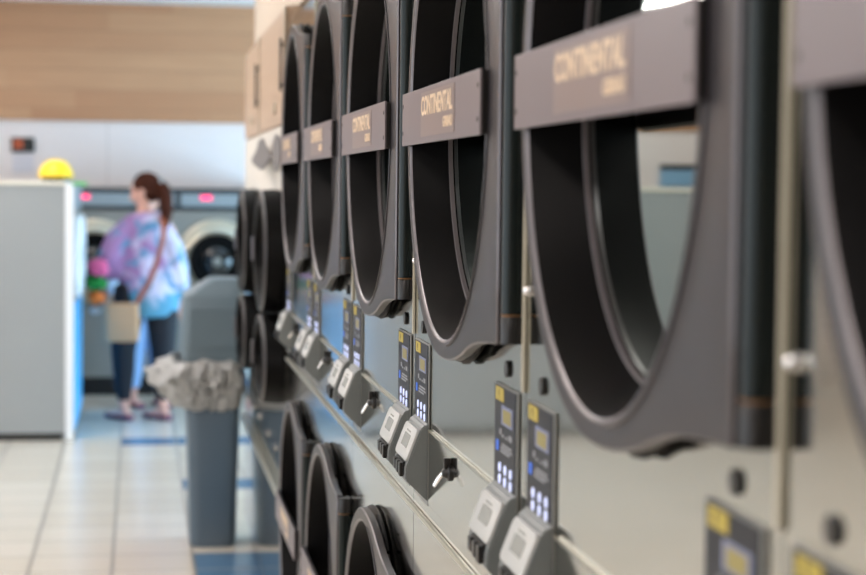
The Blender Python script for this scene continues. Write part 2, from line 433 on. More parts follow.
def build_door(parent, cz):
    """door frame centred at y = PITCH/2 (hinge towards -y), height cz"""
    cy = PITCH / 2
    ds = []
    bm = bmesh.new()
    n = len(OUT)
    def ring(x, off, kind):
        vs = []
        for (a, b) in OUT:
            L = sqrt(a * a + b * b)
            if kind == 'out':
                s = (L - off) / L; vs.append(bm.verts.new((x, cy - a * s, cz + b * s)))
            else:
                s = off / L; vs.append(bm.verts.new((x, cy - a * s, cz + b * s)))
        return vs
    seq = [ring(RX + .014, 0.0, 'out'), ring(RX + .002, 0.0, 'out'), ring(RX, 0.0025, 'out'),
           ring(RX, .3225, 'in'), ring(RX + .0012, .3195, 'in'), ring(RX + .0035, .3178, 'in')]
    for i in range(len(seq) - 1):
        for k in range(n):
            f = bm.faces.new((seq[i][k], seq[i][(k + 1) % n], seq[i + 1][(k + 1) % n], seq[i + 1][k]))
            f.material_index = 1 if i in (1, 3, 4) else 0
    bmesh.ops.recalc_face_normals(bm, faces=bm.faces)
    d = obj('door', bm, ['door', 'door_edge'], parent, smooth=True)
    # raised ridge between the ring and the hinge plate
    bm = bmesh.new()
    bm.free()
    for s in (1, -1):
        pts = []
        for k in range(17):
            a = radians(80 - 74 * k / 16); rr = .3265 + .010 * (k / 16)
            pts.append((RX - .0002, cy - rr * cos(a), cz + s * rr * sin(a)))
        bm = bmesh.new(); tube(bm, pts, .0022, 6); obj('ridge', bm, 'door', d, smooth=True)
    # recess wall
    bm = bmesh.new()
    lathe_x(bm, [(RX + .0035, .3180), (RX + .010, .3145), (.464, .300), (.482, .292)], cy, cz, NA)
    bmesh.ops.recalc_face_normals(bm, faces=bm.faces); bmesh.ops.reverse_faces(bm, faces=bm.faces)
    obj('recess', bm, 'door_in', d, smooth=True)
    bm = bmesh.new()
    lathe_x(bm, [(.478, .2955), (.4765, .2935), (.4775, .2905), (.483, .2895)], cy, cz, NA)
    obj('glass_rim', bm, 'door_edge', d, smooth=True)
    bm = bmesh.new()
    rs = lathe_x(bm, [(.4895, .2925), (.484, .2925)], cy, cz, NA)
    bm.faces.new(rs[1]); bm.faces.new(rs[0][::-1]); bmesh.ops.recalc_face_normals(bm, faces=bm.faces)
    obj('glass', bm, 'glass', d)
    # gasket layers behind the front frame
    bm = bmesh.new()
    lathe_x(bm, [(RX + .0145, .325), (RX + .0150, .340), (RX + .0165, .3455), (RX + .0185, .342), (RX + .020, .3475), (RX + .022, .343), (RX + .0235, .349), (RX + .0265, .347), (RX + .0265, .325)], cy, cz, NA)
    obj('gasket', bm, 'gasket', d, smooth=True)
    for s in (1, -1):     # moulded catch under / over the frame
        bm = bmesh.new()
        pts = [(RX + .020, cy + .01, cz + s * .327), (RX + .021, cy - .03, cz + s * .335), (RX + .021, cy - .07, cz + s * .338), (RX + .021, cy - .11, cz + s * .333), (RX + .021, cy - .16, cz + s * .318), (RX + .021, cy - .20, cz + s * .302)]
        tube(bm, pts, [(.003, .003), (.004, .007), (.0045, .009), (.0045, .010), (.0045, .009), (.003, .004)], 10)
        obj('catch', bm, 'rubber', d, smooth=True)
        bm = bmesh.new()
        tube(bm, [(RX + .010, cy - .06, cz + s * .339), (RX + .010, cy - .10, cz + s * .335), (RX + .011, cy - .15, cz + s * .325)], [(.004, .003), (.006, .0045), (.004, .003)], 8)
        obj('catch_pad', bm, 'black', d, smooth=True)
    # hinge post
    hy = cy - .404 - .0125
    bm = bmesh.new()
    tube(bm, [(RX + .0155, hy, cz - .2535), (RX + .0155, hy, cz + .2535)], .0125, 20)
    box(bm, RX + .0205, FX - .002, hy - .013, hy + .030, cz - .250, cz + .250, .002)
    h = obj('hinge', bm, 'hinge', d, smooth=True)
    for s in (1, -1):
        bm = bmesh.new()
        z0, z1 = sorted((cz + s * .2565, cz + s * .289))
        tube(bm, [(RX + .0155, hy, z0), (RX + .0155, hy, z1 - .002), (RX + .0155, hy, z1)], [.0128, .0128, .0115], 20)
        box(bm, RX + .021, FX - .002, hy - .0135, hy + .028, z0, z1, .002)
        obj('hinge_cap', bm, 'hingecap', d, smooth=True)
        bm = bmesh.new(); tube(bm, [(RX + .0155, hy, cz + s * .255 - .0006), (RX + .0155, hy, cz + s * .255 + .0006)], .0130, 20)
        obj('hinge_washer', bm, 'orange', d, smooth=True)
        bm = bmesh.new(); ball(bm, (RX + .0035, hy, cz + s * .222), (.002, .003, .003), 10)
        obj('hinge_screw', bm, 'steel_dark', d, smooth=True)
    # handle bar
    y0, y1 = cy - .336, cy + .331
    h = obj('handle_bar', bx(.4095, .4125, y0, y1, cz - .0405, cz + .0405, bev=.0008), 'bar', d)
    obj('bar_backing', bx(.4126, RX - .0003, y0 - .0002, y1 - .004, cz - .0385, cz + .0385, bev=.0008), 'black', d)
    obj('plaque', bx(.4088, .4094, cy - .155, cy + .134, cz - .031, cz + .033), 'plaque', d)
    bm = text_mesh('CONTINENTAL', .268, .0285, lambda u, v, w: (.4085 - w * .5, cy + .128 - u, cz - .001 + v), bold=.025)
    merge(bm, text_mesh('GIRBAU', .074, .0150, lambda u, v, w: (.4085 - w * .5, cy - .066 - u, cz - .0225 + v), bold=.025))
    obj('lettering', bm, 'letters', d)
    for yy in (y0 + .014, y1 - .010):
        for s in (1, -1):
            bm = bmesh.new(); disc_x(bm, .4088, yy, cz + s * .021, .0034, .002, 12, ry=1.0)
            obj('bar_screw', bm, 'mark', d, smooth=True)
    return d

def holed_front(bm, x, y0, y1, z0, z1, cy, cz, R, seg=72):
    angs = [2 * pi * k / seg for k in range(seg)]
    for cyy, czz in ((y0, z0), (y0, z1), (y1, z0), (y1, z1)): angs.append(math.atan2(czz - cz, cyy - cy) % (2 * pi))
    angs = sorted(set(round(a, 7) for a in angs))
    inn, out, bk = [], [], []
    for a in angs:
        c, s = cos(a), sin(a)
        t = min(((y1 - cy) / c if c > 1e-9 else 1e9), ((y0 - cy) / c if c < -1e-9 else 1e9), ((z1 - cz) / s if s > 1e-9 else 1e9), ((z0 - cz) / s if s < -1e-9 else 1e9))
        inn.append(bm.verts.new((x, cy + R * c, cz + R * s))); bk.append(bm.verts.new((x + .12, cy + R * c, cz + R * s)))
        out.append(bm.verts.new((x, cy + t * c, cz + t * s)))
    n = len(angs)
    for k in range(n):
        k2 = (k + 1) % n
        bm.faces.new((inn[k], out[k], out[k2], inn[k2])); bm.faces.new((bk[k], inn[k], inn[k2], bk[k2]))
    bm.faces.new(bk)

def control_panel(parent, y0, y1):
    """y0 near edge, y1 far edge"""
    w = y1 - y0
    PX = FX - .0030
    p = obj('control_panel', bx(PX, FX - .0005, y0, y1, 1.004, 1.258, bev=.0015), 'panelframe', parent)
    P = PX - .0010
    obj('keypad_face', bx(P, PX - .0001, y0 + .007, y1 - .007, 1.133, 1.2555), 'panel', p)
    def at(u, z): return y1 - .007 - u * (w - .014)     # u 0..1 from the far (left) side
    obj('warning_sticker', bx(P - .0006, P - .0001, at(.44, 0), at(.06, 0), 1.2375, 1.2540), 'yellow', p)
    bm = bmesh.new()
    box(bm, P - .0009, P - .0006, at(.235, 0), at(.20, 0), 1.2435, 1.2510); box(bm, P - .0009, P - .0006, at(.235, 0), at(.20, 0), 1.2405, 1.2422)
    obj('warning_mark', bm, 'mark', p)
    obj('display_frame', bx(P - .0008, P - .0001, at(.88, 0), at(.36, 0), 1.210, 1.2335), 'lcdframe', p)
    obj('display', bx(P - .0012, P - .0009, at(.82, 0), at(.43, 0), 1.2130, 1.2300), 'lcd', p)
    bm = bmesh.new()
    for (u0, u1, z0, z1) in ((.26, .34, 1.196, 1.203), (.38, .46, 1.194, 1.197), (.56, .63, 1.194, 1.197), (.70, .84, 1.194, 1.201), (.32, .88, 1.179, 1.1815), (.32, .74, 1.1745, 1.177), (.38, .84, 1.1835, 1.186)):
        box(bm, P - .0005, P - .0001, at(u1, 0), at(u0, 0), z0, z1)
    obj('printed_marks', bm, 'lightprint', p)
    obj('blue_mark', bx(P - .0006, P - .0001, at(.22, 0), at(.10, 0), 1.174, 1.187), 'blueprint', p)
    for u in (.30, .56, .82):
        for z in (1.155, 1.1405):
            bm = bmesh.new(); disc_x(bm, P - .0016, at(u, 0), z, .0062, .0014, 16)
            obj('key', bm, 'key', p, smooth=True)
    # card reader: faceted housing with a sloping white cover
    ya, yb = y0 + .002, y1 - .010
    prof = [(PX - .0002, 1.134), (.4425, 1.132), (.4355, 1.125), (.4130, 1.066), (.4120, 1.046), (PX - .0002, 1.012)]
    bm = bmesh.new()
    A = [bm.verts.new((x, ya, z)) for x, z in prof]; Bv = [bm.verts.new((x, yb, z)) for x, z in prof]
    n = len(prof)
    for k in range(n): bm.faces.new((A[k], A[(k + 1) % n], Bv[(k + 1) % n], Bv[k]))
    bm.faces.new(A[::-1]); bm.faces.new(Bv)
    bmesh.ops.recalc_face_normals(bm, faces=bm.faces)
    bmesh.ops.bevel(bm, geom=[e for e in bm.edges if max(e.verts[0].co.x, e.verts[1].co.x) < PX - .001], offset=.002, segments=2, affect='EDGES')
    r = obj('card_reader', bm, 'reader', parent)
    # cover: slab on the sloping face with rounded corners
    e = Vector((.4355 - .4130, 0, 1.125 - 1.066)).normalized(); nn = Vector((-e.z, 0, e.x))
    def slab(u0, u1, s0, s1, h0, h1, rad, seg=5):
        bm = bmesh.new(); ring = []
        yc, sc = (u0 + u1) / 2, (s0 + s1) / 2; hw, hh = (u1 - u0) / 2, (s1 - s0) / 2
        for q, (sx, sy) in enumerate(((1, 1), (-1, 1), (-1, -1), (1, -1))):
            for k in range(seg + 1):
                a = pi / 2 * q + pi / 2 * k / seg
                ring.append((yc + sx * (hw - rad) + rad * cos(a), sc + sy * (hh - rad) + rad * sin(a)))
        def P3(u, s, h):
            q = Vector((.4130, 0, 1.066)) + e * s + nn * h; return (q.x, u, q.z)
        lo = [bm.verts.new(P3(u, s, h0)) for u, s in ring]
        mid = [bm.verts.new(P3(u, s, h1 - .0012)) for u, s in ring]
        hi = [bm.verts.new(P3(yc + (u - yc) * .96, sc + (s - sc) * .96, h1)) for u, s in ring]
        n = len(ring)
        for a_, b_ in ((lo, mid), (mid, hi)):
            for k in range(n): bm.faces.new((a_[k], a_[(k + 1) % n], b_[(k + 1) % n], b_[k]))
        bm.faces.new(hi); bm.faces.new(lo[::-1]); bmesh.ops.recalc_face_normals(bm, faces=bm.faces)
        return bm
    obj('cover', slab(ya + .006, yb - .004, .008, .061, .0002, .0045, .010), 'cover', r, smooth=True)
    obj('screen', slab(ya + .034, yb - .040, .025, .046, .0046, .0056, .002), 'screen', r)
    obj('maker_mark', slab(ya + .046, yb - .046, .0495, .0520, .0046, .0052, .0008), 'screen', r)
    bm = bmesh.new()
    box(bm, .4105, .4145, ya + .020, ya + .100, 1.050, 1.072, .001)
    for k in range(3):
        yy = ya + .022 + k * .028
        box(bm, .4055, .4125, yy, yy + .019, 1.048 + .002 * k, 1.070, .002)
    obj('card_slot', bm, 'black', r)

def build_stack(label):
    t = thing('stacked_dryer', label, 'dryer', (0, B0, 0), 'steel stacked tumble dryers in the long row')
    W = PITCH
    bm = bmesh.new()
    g = .0015
    holed_front(bm, FX, g, W - g, .975, 1.998, W / 2, ZU, .318)
    holed_front(bm, FX, g, W - g, .12, .967, W / 2, ZL, .318)
    box(bm, FX + .004, 1.55, g, W - g, .967, .975)           # recessed seam between the two dryers
    for (z0, z1) in ((.975, 1.998), (.12, .967)):
        vs = [bm.verts.new(c) for c in ((FX, g, z0), (1.55, g, z0), (1.55, g, z1), (FX, g, z1))]; bm.faces.new(vs)
        vs = [bm.verts.new(c) for c in ((FX, W - g, z0), (1.55, W - g, z0), (1.55, W - g, z1), (FX, W - g, z1))]; bm.faces.new(vs[::-1])
        vs = [bm.verts.new(c) for c in ((1.55, g, z0), (1.55, W - g, z0), (1.55, W - g, z1), (1.55, g, z1))]; bm.faces.new(vs)
        vs = [bm.verts.new(c) for c in ((FX, g, z1), (1.55, g, z1), (1.55, W - g, z1), (FX, W - g, z1))]; bm.faces.new(vs)
        vs = [bm.verts.new(c) for c in ((FX, g, z0), (1.55, g, z0), (1.55, W - g, z0), (FX, W - g, z0))]; bm.faces.new(vs[::-1])
    obj('cabinet', bm, 'steel', t)
    obj('plinth', bx(FX + .03, 1.5, .004, W - .004, 0, .1195), 'steel_dark', t)
    build_door(t, ZU); build_door(t, ZL)
    # rail along the seam, vertical strip at the near edge
    bm = bmesh.new(); box(bm, FX - .006, FX - .0003, .0005, W - .0005, .9730, .9825, .0015)
    obj('seam_rail', bm, 'steel_trim', t)
    obj('edge_strip', bx(FX - .0045, FX - .0004, 0.0003, .0095, 1.262, 1.995, bev=.001), 'strip', t)
    bm = bmesh.new(); ball(bm, (FX - .004, W - .020, 1.383), (.006, .0065, .0065), 14); disc_x(bm, FX - .003, W - .020, 1.383, .0075, .0027, 16)
    obj('dome_screw', bm, 'chrome', t, smooth=True)
    control_panel(t, .032, .175)
    control_panel(t, W - .165, W - .022)
    for yy in (.104, W - .094):
        bm = bmesh.new(); disc_x(bm, FX - .004, yy, 1.280, .0105, .0037, 20)
        obj('plug', bm, 'black', t, smooth=True)
    # lint drawer
    ya, yb = .180, W - .170
    dr = obj('lint_drawer', bx(FX - .0035, FX - .0003, ya + .004, yb - .004, 1.008, 1.122, bev=.0015), 'steel', t)
    bm = bmesh.new()
    box(bm, FX - .0045, FX - .0003, ya, yb, 1.1225, 1.1262, .0008)
    obj('drawer_rail', bm, 'steel_trim', dr)
    ly = .500
    bm = bmesh.new()
    rs = lathe_x(bm, [(FX - .0036, .0125), (FX - .007, .012), (FX - .009, .008), (FX - .014, .0065), (FX - .016, .004)], ly, 1.090, 20); bm.faces.new(rs[-1])
    box(bm, FX - .0135, FX - .0037, ly - .0045, ly + .0045, 1.086, 1.112, .002)
    obj('lock_knob', bm, 'black', dr, smooth=True)
    bm = bmesh.new(); tube(bm, [(FX - .013, ly + .004, 1.090), (FX - .019, ly + .012, 1.080), (FX - .025, ly + .016, 1.069)], [(.003, .004), (.003, .0055), (.002, .005)], 8)
    obj('lever', bm, 'chrome', dr, smooth=True)
    return t

LAB = ['steel stacked dryer second from the camera, its big round door filling the right side',
       'nearest steel stacked dryer, cut off by the right edge of the picture',
       'steel stacked dryer third from the camera, in the middle of the picture',
       'steel stacked dryer fourth from the camera, between the third and fifth',
       'steel stacked dryer fifth from the camera, between the fourth and the farthest',
       'farthest large steel stacked dryer, next to the beige wall cabinets']
s0 = build_stack(LAB[0])
for lab, j in ((LAB[1], -1), (LAB[2], 1), (LAB[3], 2), (LAB[4], 3), (LAB[5], 4)):
    c = dup(s0); c.location = (0, B0 + j * PITCH, 0); c['label'] = lab
bm = bmesh.new(); disc_x(bm, .4065, .80, ZU - .004, .056, .0025, 32, ry=3.0)
ep = obj('end_plate', bm, 'emblem', c, smooth=True)

# ------------------------------------------------------------------ the two double machines at the far end of the row
def far_machine(y0, y1, label, emblem):
    t = thing('double_dryer', label, 'dryer', (0, y0, 0), 'older double machines at the far end of the row')
    W = y1 - y0
    obj('cabinet', bx(FX, 1.5, .002, W - .002, .10, 1.49, bev=.002), 'steel', t)
    obj('plinth', bx(FX + .03, 1.48, .004, W - .004, 0, .0995), 'steel_dark', t)
    fa = obj('fascia', bx(FX - .004, 1.5, .002, W - .002, 1.491, 1.695, bev=.002), 'whitepanel', t)
    if emblem:                      # grey plate standing proud of the fascia
        bm = bmesh.new(); yc = .56
        prof = [(-.08, .052), (.06, .052), (.14, .042), (.22, .020), (.36, .004), (.50, -.008), (.44, -.026), (.22, -.040), (.02, -.052), (-.10, -.052), (-.30, -.034), (-.46, -.014), (-.40, .004), (-.26, .018), (-.14, .040)]
        A = [bm.verts.new((.402, yc + a, 1.610 + b)) for a, b in prof]; Bv = [bm.verts.new((.407, yc + a, 1.610 + b)) for a, b in prof]
        bm.faces.new(A); bm.faces.new(Bv[::-1])
        for k in range(len(prof)): bm.faces.new((A[k], A[(k + 1) % len(prof)], Bv[(k + 1) % len(prof)], Bv[k]))
        bmesh.ops.recalc_face_normals(bm, faces=bm.faces)
        em = obj('emblem', bm, 'emblem', fa)
        for dy in (-.12, .12):
            bm = bmesh.new(); tube(bm, [(.4072, yc + dy, 1.605), (FX - .0045, yc + dy, 1.605)], .008, 10); obj('standoff', bm, 'emblem', fa, smooth=True)
    for cz, q in ((1.290, 1.0), (.935, .72)):
        bm = bmesh.new(); cy = .17 + .30
        prof = [(x, r * q) for x, r in ((FX - .001, .205), (FX - .050, .200), (FX - .058, .190), (FX - .060, .170), (FX - .056, .155), (FX - .012, .140))]
        rs = lathe_x(bm, prof, cy, cz, 64, ry=1.5 / q)
        bmesh.ops.recalc_face_normals(bm, faces=bm.faces)
        d = obj('door', bm, 'rubber', t, smooth=True)
        bm = bmesh.new(); lathe_x(bm, [(FX - .052, .2005 * q), (FX - .0585, .194 * q), (FX - .0595, .190 * q)], cy, cz, 64, ry=1.5 / q)
        obj('door_rim', bm, 'door', d, smooth=True)
        bm = bmesh.new(); rs = lathe_x(bm, [(FX - .010, .142 * q), (FX - .014, .141 * q)], cy, cz, 48, ry=1.5 / q); bm.faces.new(rs[-1]); bm.faces.new(rs[0][::-1])
        obj('glass', bm, 'blackglass', d)
        bm = bmesh.new(); box(bm, FX - .066, FX - .0575, cy + .22, cy + .27, cz - .04, cz + .04, .003)
        obj('door_handle', bm, 'door_edge', d)
    obj('lower_rail', bx(FX - .02, FX - .0005, .002, W - .002, .520, .545, bev=.002), 'steel_trim', t)
    for yy in (.15, .45, .8):
        bm = bmesh.new(); disc_x(bm, FX - .006, yy, .64, .012, .0055, 12); obj('screw', bm, 'chrome', t, smooth=True)
    return t
YM = 6.75
far_machine(YEND, YM, 'nearer of the two black-doored double dryers, directly past the last large dryer', True)
far_machine(YM, ROWEND - .02, 'last black-doored double dryer at the far end of the row, beside the grey bin', False)

# beige wall cabinets over them
def cabinet(y0, y1, label):
    t = thing('wall_cabinet', label, 'cabinet', (0, y0, 1.70), 'beige cabinets over the far dryers')
    W = y1 - y0
    obj('body', bx(.462, 1.5, .003, W - .003, .0, .358), 'cabinetwood', t)
    d = obj('door', bx(.445, .4615, .006, W - .006, .002, .356, bev=.001), 'cabinetwood', t)
    bm = bmesh.new()
    box(bm, .4330, .4380, .085, .125, .10, .265, .002)
    for z in (.12, .245): tube(bm, [(.4375, .105, z), (.4448, .105, z)], .005, 8)
    obj('door_handle', bm, 'hinge', d, smooth=True)
    bm = bmesh.new(); disc_x(bm, .4385, .42, .06, .02, .006, 16); obj('lock', bm, 'steel_trim', d)
    obj('edge_strip', bx(.441, .4445, -.006 + .003, .026, .002, .356), 'steel_trim', t)
    return t
cabinet(YEND + .06, 6.90, 'nearer beige wall cabinet with a dark bar handle, beside the big dryers')
cabinet(6.905, ROWEND - .01, 'farther beige wall cabinet with a dark bar handle, near the wood-clad wall')

# ------------------------------------------------------------------ bin by the end of the row
bin_ = thing('waste_bin', 'tall blue-grey plastic waste bin with a hooded lid beside the dryer row', 'bin', (0.308, 7.78, 0))
def rrect(bm, levels, rc, seg=5, cap_lo=True, cap_hi=True):
    rings = []
    for (z, hx, hy, ox) in levels:
        r = min(rc, hx * .9, hy * .9); R = []
        for q, (sx, sy) in enumerate(((1, 1), (-1, 1), (-1, -1), (1, -1))):
            for k in range(seg + 1):
                a = pi / 2 * q + pi / 2 * k / seg
                R.append(bm.verts.new((ox + sx * (hx - r) + r * cos(a), sy * (hy - r) + r * sin(a), z)))
        rings.append(R)
    n = len(rings[0])
    for i in range(len(rings) - 1):
        for k in range(n): bm.faces.new((rings[i][k], rings[i][(k + 1) % n], rings[i + 1][(k + 1) % n], rings[i + 1][k]))
    if cap_lo: bm.faces.new(rings[0][::-1])
    if cap_hi: bm.faces.new(rings[-1])
bm = bmesh.new()
rrect(bm, [(0, .088, .145, 0), (.012, .096, .152, 0), (.70, .113, .170, 0), (.72, .12, .178, 0), (.76, .12, .178, 0), (.76, .108, .165, 0), (.1, .09, .145, 0)], .05)
obj('body', bm, 'bin', bin_, smooth=True)
bm = bmesh.new()
rrect(bm, [(.775, .130, .19, 0), (.80, .136, .195, 0), (1.048, .122, .185, 0), (1.054, .114, .18, 0), (1.112, .068, .14, .045), (1.118, .058, .13, .047)], .035)
lid = obj('lid', bm, 'binlid', bin_, smooth=True)
bm = bmesh.new(); box(bm, -.10, .10, -.2005, -.1925, .84, 1.0, .003); obj('swing_flap', bm, 'binlid', lid)
# bag: crumpled skirt around the rim
bm = bmesh.new()
nseg, rows = 120, 16
grid = []
for i in range(rows):
    f = i / (rows - 1); ring = []
    z = .785 - .20 * f + .0
    for k in range(nseg):
        a = 2 * pi * k / nseg; ca, sa = cos(a), sin(a)
        e = (abs(ca) ** 4 + abs(sa) ** 4) ** -.25
        hx, hy = .131, .19
        nz = noise.noise(Vector((ca * 2.6, sa * 2.6, f * 2.2))); n2 = noise.noise(Vector((ca * 7, sa * 7, f * 4 + 5)))
        bulge = .018 + .055 * sin(pi * min(1, f * 1.1)) * (.55 + nz) + .018 * n2
        lft = max(0, -ca) * .035 * sin(pi * f)
        r = bulge * (1 + 1.1 * noise.noise(Vector((ca * 11, sa * 11, f * 7)))) + lft
        if ca > 0: r *= (1 - .75 * ca)
        ring.append(bm.verts.new((min(.152, ca * e * hx + ca * r), sa * e * hy + sa * r, z + .03 * n2 * f + .02 * nz)))
    grid.append(ring)
for i in range(rows - 1):
    for k in range(nseg): bm.faces.new((grid[i][k], grid[i + 1][k], grid[i + 1][(k + 1) % nseg], grid[i][(k + 1) % nseg]))
bag = obj('bin_liner', bm, 'bag', None, smooth=True); bag.location = (0.290, 7.78, 0)
so = bag.modifiers.new('solid', 'SOLIDIFY'); so.thickness = .001
tag(bag, 'crumpled white plastic liner bulging out around the rim of the grey bin', 'bin bag')

# ------------------------------------------------------------------ washers along the back wall
def washer(xc, label, front_y=13.3, hub=True):
    t = thing('front_load_washer', label, 'washer', (xc, front_y, 0), 'washers along the back wall')
    W = .86; h = W / 2 - .003
    obj('body', bx(-h, h, .012, .87, .13, 1.325, bev=.004), 'machine', t)
    obj('plinth', bx(-h + .01, h - .01, .02, .85, 0, .1295), 'black', t)
    tp = obj('control_head', bx(-h, h, 0, .87, 1.326, 1.487, bev=.004), 'machinedark', t)
    obj('fascia', bx(-h + .17, h - .02, -.006, -.0005, 1.358, 1.448, bev=.001), 'fascia', tp)
    obj('coin_plate', bx(-h + .03, -h + .13, -.006, -.0005, 1.36, 1.45, bev=.001), 'fascia', tp)
    obj('display', bx(-.115, -.035, -.009, -.0062, 1.405, 1.435), 'led', tp)
    def lathe_y(prof, cz, m, par, name, seg=64, cap=True):
        bm = bmesh.new(); rings = []
        for (y, r) in prof: rings.append([bm.verts.new((r * cos(2 * pi * k / seg), y, cz + r * sin(2 * pi * k / seg))) for k in range(seg)])
        for i in range(len(prof) - 1):
            for k in range(seg): bm.faces.new((rings[i][k], rings[i][(k + 1) % seg], rings[i + 1][(k + 1) % seg], rings[i + 1][k]))
        if cap: bm.faces.new(rings[-1])
        bmesh.ops.recalc_face_normals(bm, faces=bm.faces)
        return obj(name, bm, m, par, smooth=True)
    cz = .965
    lathe_y([(.0118, .30), (-.005, .298), (-.012, .285), (-.012, .27), (-.004, .262), (-.02, .24), (-.03, .215), (-.016, .205), (-.016, .19)], cz, 'ring', t, 'door_surround', cap=False)
    d = lathe_y([(-.010, .199), (-.045, .195), (-.060, .178), (-.060, .13), (-.030, .12)], cz, 'rubber', t, 'door', cap=False)
    lathe_y([(-.0305, .121), (-.055, .08), (-.062, .03), (-.063, .001)], cz, 'blackglass', d, 'glass')
    lathe_y([(-.0635, .034), (-.072, .030), (-.074, .002)], cz, 'machine', d, 'door_hub')
    return t
washer(.555, 'front-load washer at the back wall right of the woman, dark round door showing')
washer(-.308, 'washer at the back wall left of the woman, its pink display lit')
washer(-1.171, 'front-load washer at the back wall hidden behind the grey end panel')

# ------------------------------------------------------------------ island of machines on the left
isl = thing('machine_island', 'machine island with a plain grey end panel left of the aisle', 'machine island', (-1.75, 10.95, 0))
IX0, IX1 = -3.2 + 1.75, -.424 + 1.75
obj('end_panel', bx(IX0, IX1, 0, .02, .045, 1.50), 'islandgrey', isl)
bm = bmesh.new()
for xx in (-.05, -1.0): box(bm, xx, xx + .006, -.0015, -.0001, .05, 1.49)
obj('panel_joint', bm, 'machinedark', isl)
obj('service_core', bx(IX0 + .02, IX1 - .82, .021, 1.45, .045, 1.47), 'islandgrey', isl)
obj('plinth', bx(IX0 + .02, IX1 - .02, .015, 1.44, 0, .0445), 'steel_dark', isl)
obj('corner_trim', bx(IX1 + .0005, IX1 + .048, -.004, .03, 0.003, 1.505, bev=.002), 'white_edge', isl)
obj('top_cap', bx(IX0 - .01, IX1 - .0, -.01, 1.46, 1.5005, 1.522, bev=.002), 'capstone', isl)
def aisle_washer(y0, y1, label):
    t = thing('aisle_washer', label, 'washer', (-.372, y0, 0), 'washers on the aisle side of the island')
    W = y1 - y0
    obj('body', bx(-.80, -.004, .003, W - .003, .0455, 1.499, bev=.003), 'machine', t)
    obj('upper_panel', bx(-.0035, .0, .004, W - .004, 1.36, 1.497), 'fascia', t)
    obj('lower_panel', bx(-.0035, .002, .004, W - .004, .05, .80), 'skyblue', t)
    bm = bmesh.new(); rs = lathe_x(bm, [(-.0036, .25), (.02, .245), (.032, .225), (.03, .20), (.012, .18)], W / 2, 1.07, 48, ry=1.0)
    bmesh.ops.recalc_face_normals(bm, faces=bm.faces)
    d = obj('door', bm, 'white_edge', t, smooth=True)
    bm = bmesh.new(); rs = lathe_x(bm, [(.011, .182), (.026, .10), (.03, .01)], W / 2, 1.07, 40); bm.faces.new(rs[-1]); bmesh.ops.recalc_face_normals(bm, faces=bm.faces)
    obj('glass', bm, 'blackglass', d, smooth=True)
aisle_washer(10.985, 11.69, 'blue-panelled washer in the island side, next to the white corner trim')
aisle_washer(11.695, 12.40, 'blue-panelled washer in the island side, nearest the back wall')

# things on the island
h = thing('hard_hat', 'yellow domed hard hat on a dark base on top of the grey island', 'helmet', (-.482, 11.05, 1.5225))
bm = bmesh.new()
prof = [(.098, 0.022), (.105, .028), (.098, .05), (.085, .085), (.06, .112), (.03, .124), (.001, .127)]
rings = [[bm.verts.new((r * cos(2 * pi * k / 40), r * 1.15 * sin(2 * pi * k / 40), z)) for k in range(40)] for r, z in prof]
for i in range(len(prof) - 1):
    for k in range(40): bm.faces.new((rings[i][k], rings[i][(k + 1) % 40], rings[i + 1][(k + 1) % 40], rings[i + 1][k]))
bm.faces.new(rings[-1]); bm.faces.new(rings[0][::-1])
obj('shell', bm, 'yellowhat', h, smooth=True)
bm = bmesh.new(); tube(bm, [(.0, 0, 0), (0, 0, .022)], [.078, .085], 28); obj('base', bm, 'black', h, smooth=True)
bm = bmesh.new(); rrect(bm, [(0, .04, .10, 0), (.012, .044, .104, 0), (.018, .036, .09, 0)], .02)
g = obj('folded_cloth', bm, 'green', smooth=True); g.location = (-.385, 11.12, 1.5225)
g.location.x = -.350; g.location.z = 1.5; tag(g, 'small green folded cloth at the corner of the island top beside the yellow hat', 'cloth')

# signs on the back wall
t = thing('wall_notice', 'small dark and orange-red notice on the white back wall above the island', 'sign', (-.86, WALL_Y, 1.80))
obj('board', bx(-.085, .085, -.02, -.0005, -.055, .055, bev=.003), 'mark', t)
obj('orange_area', bx(-.07, .0, -.023, -.0205, -.03, .04), 'redsign', t)
t = thing('wall_poster', 'white sheet of paper pinned below the orange-red notice', 'paper', (-.86, WALL_Y, 1.66))
obj('sheet', bx(-.08, .08, -.003, -.0005, -.07, .07), 'paper', t)
t = thing('wall_sign', 'pale blue board with a dark header, left on the back wall', 'sign', (-3.38, WALL_Y, 1.62))
obj('board', bx(-.25, .25, -.02, -.0005, -.08, .05), 'bluesign', t)
obj('header', bx(-.33, .25, -.022, -.0005, .051, .095), 'machinedark', t)

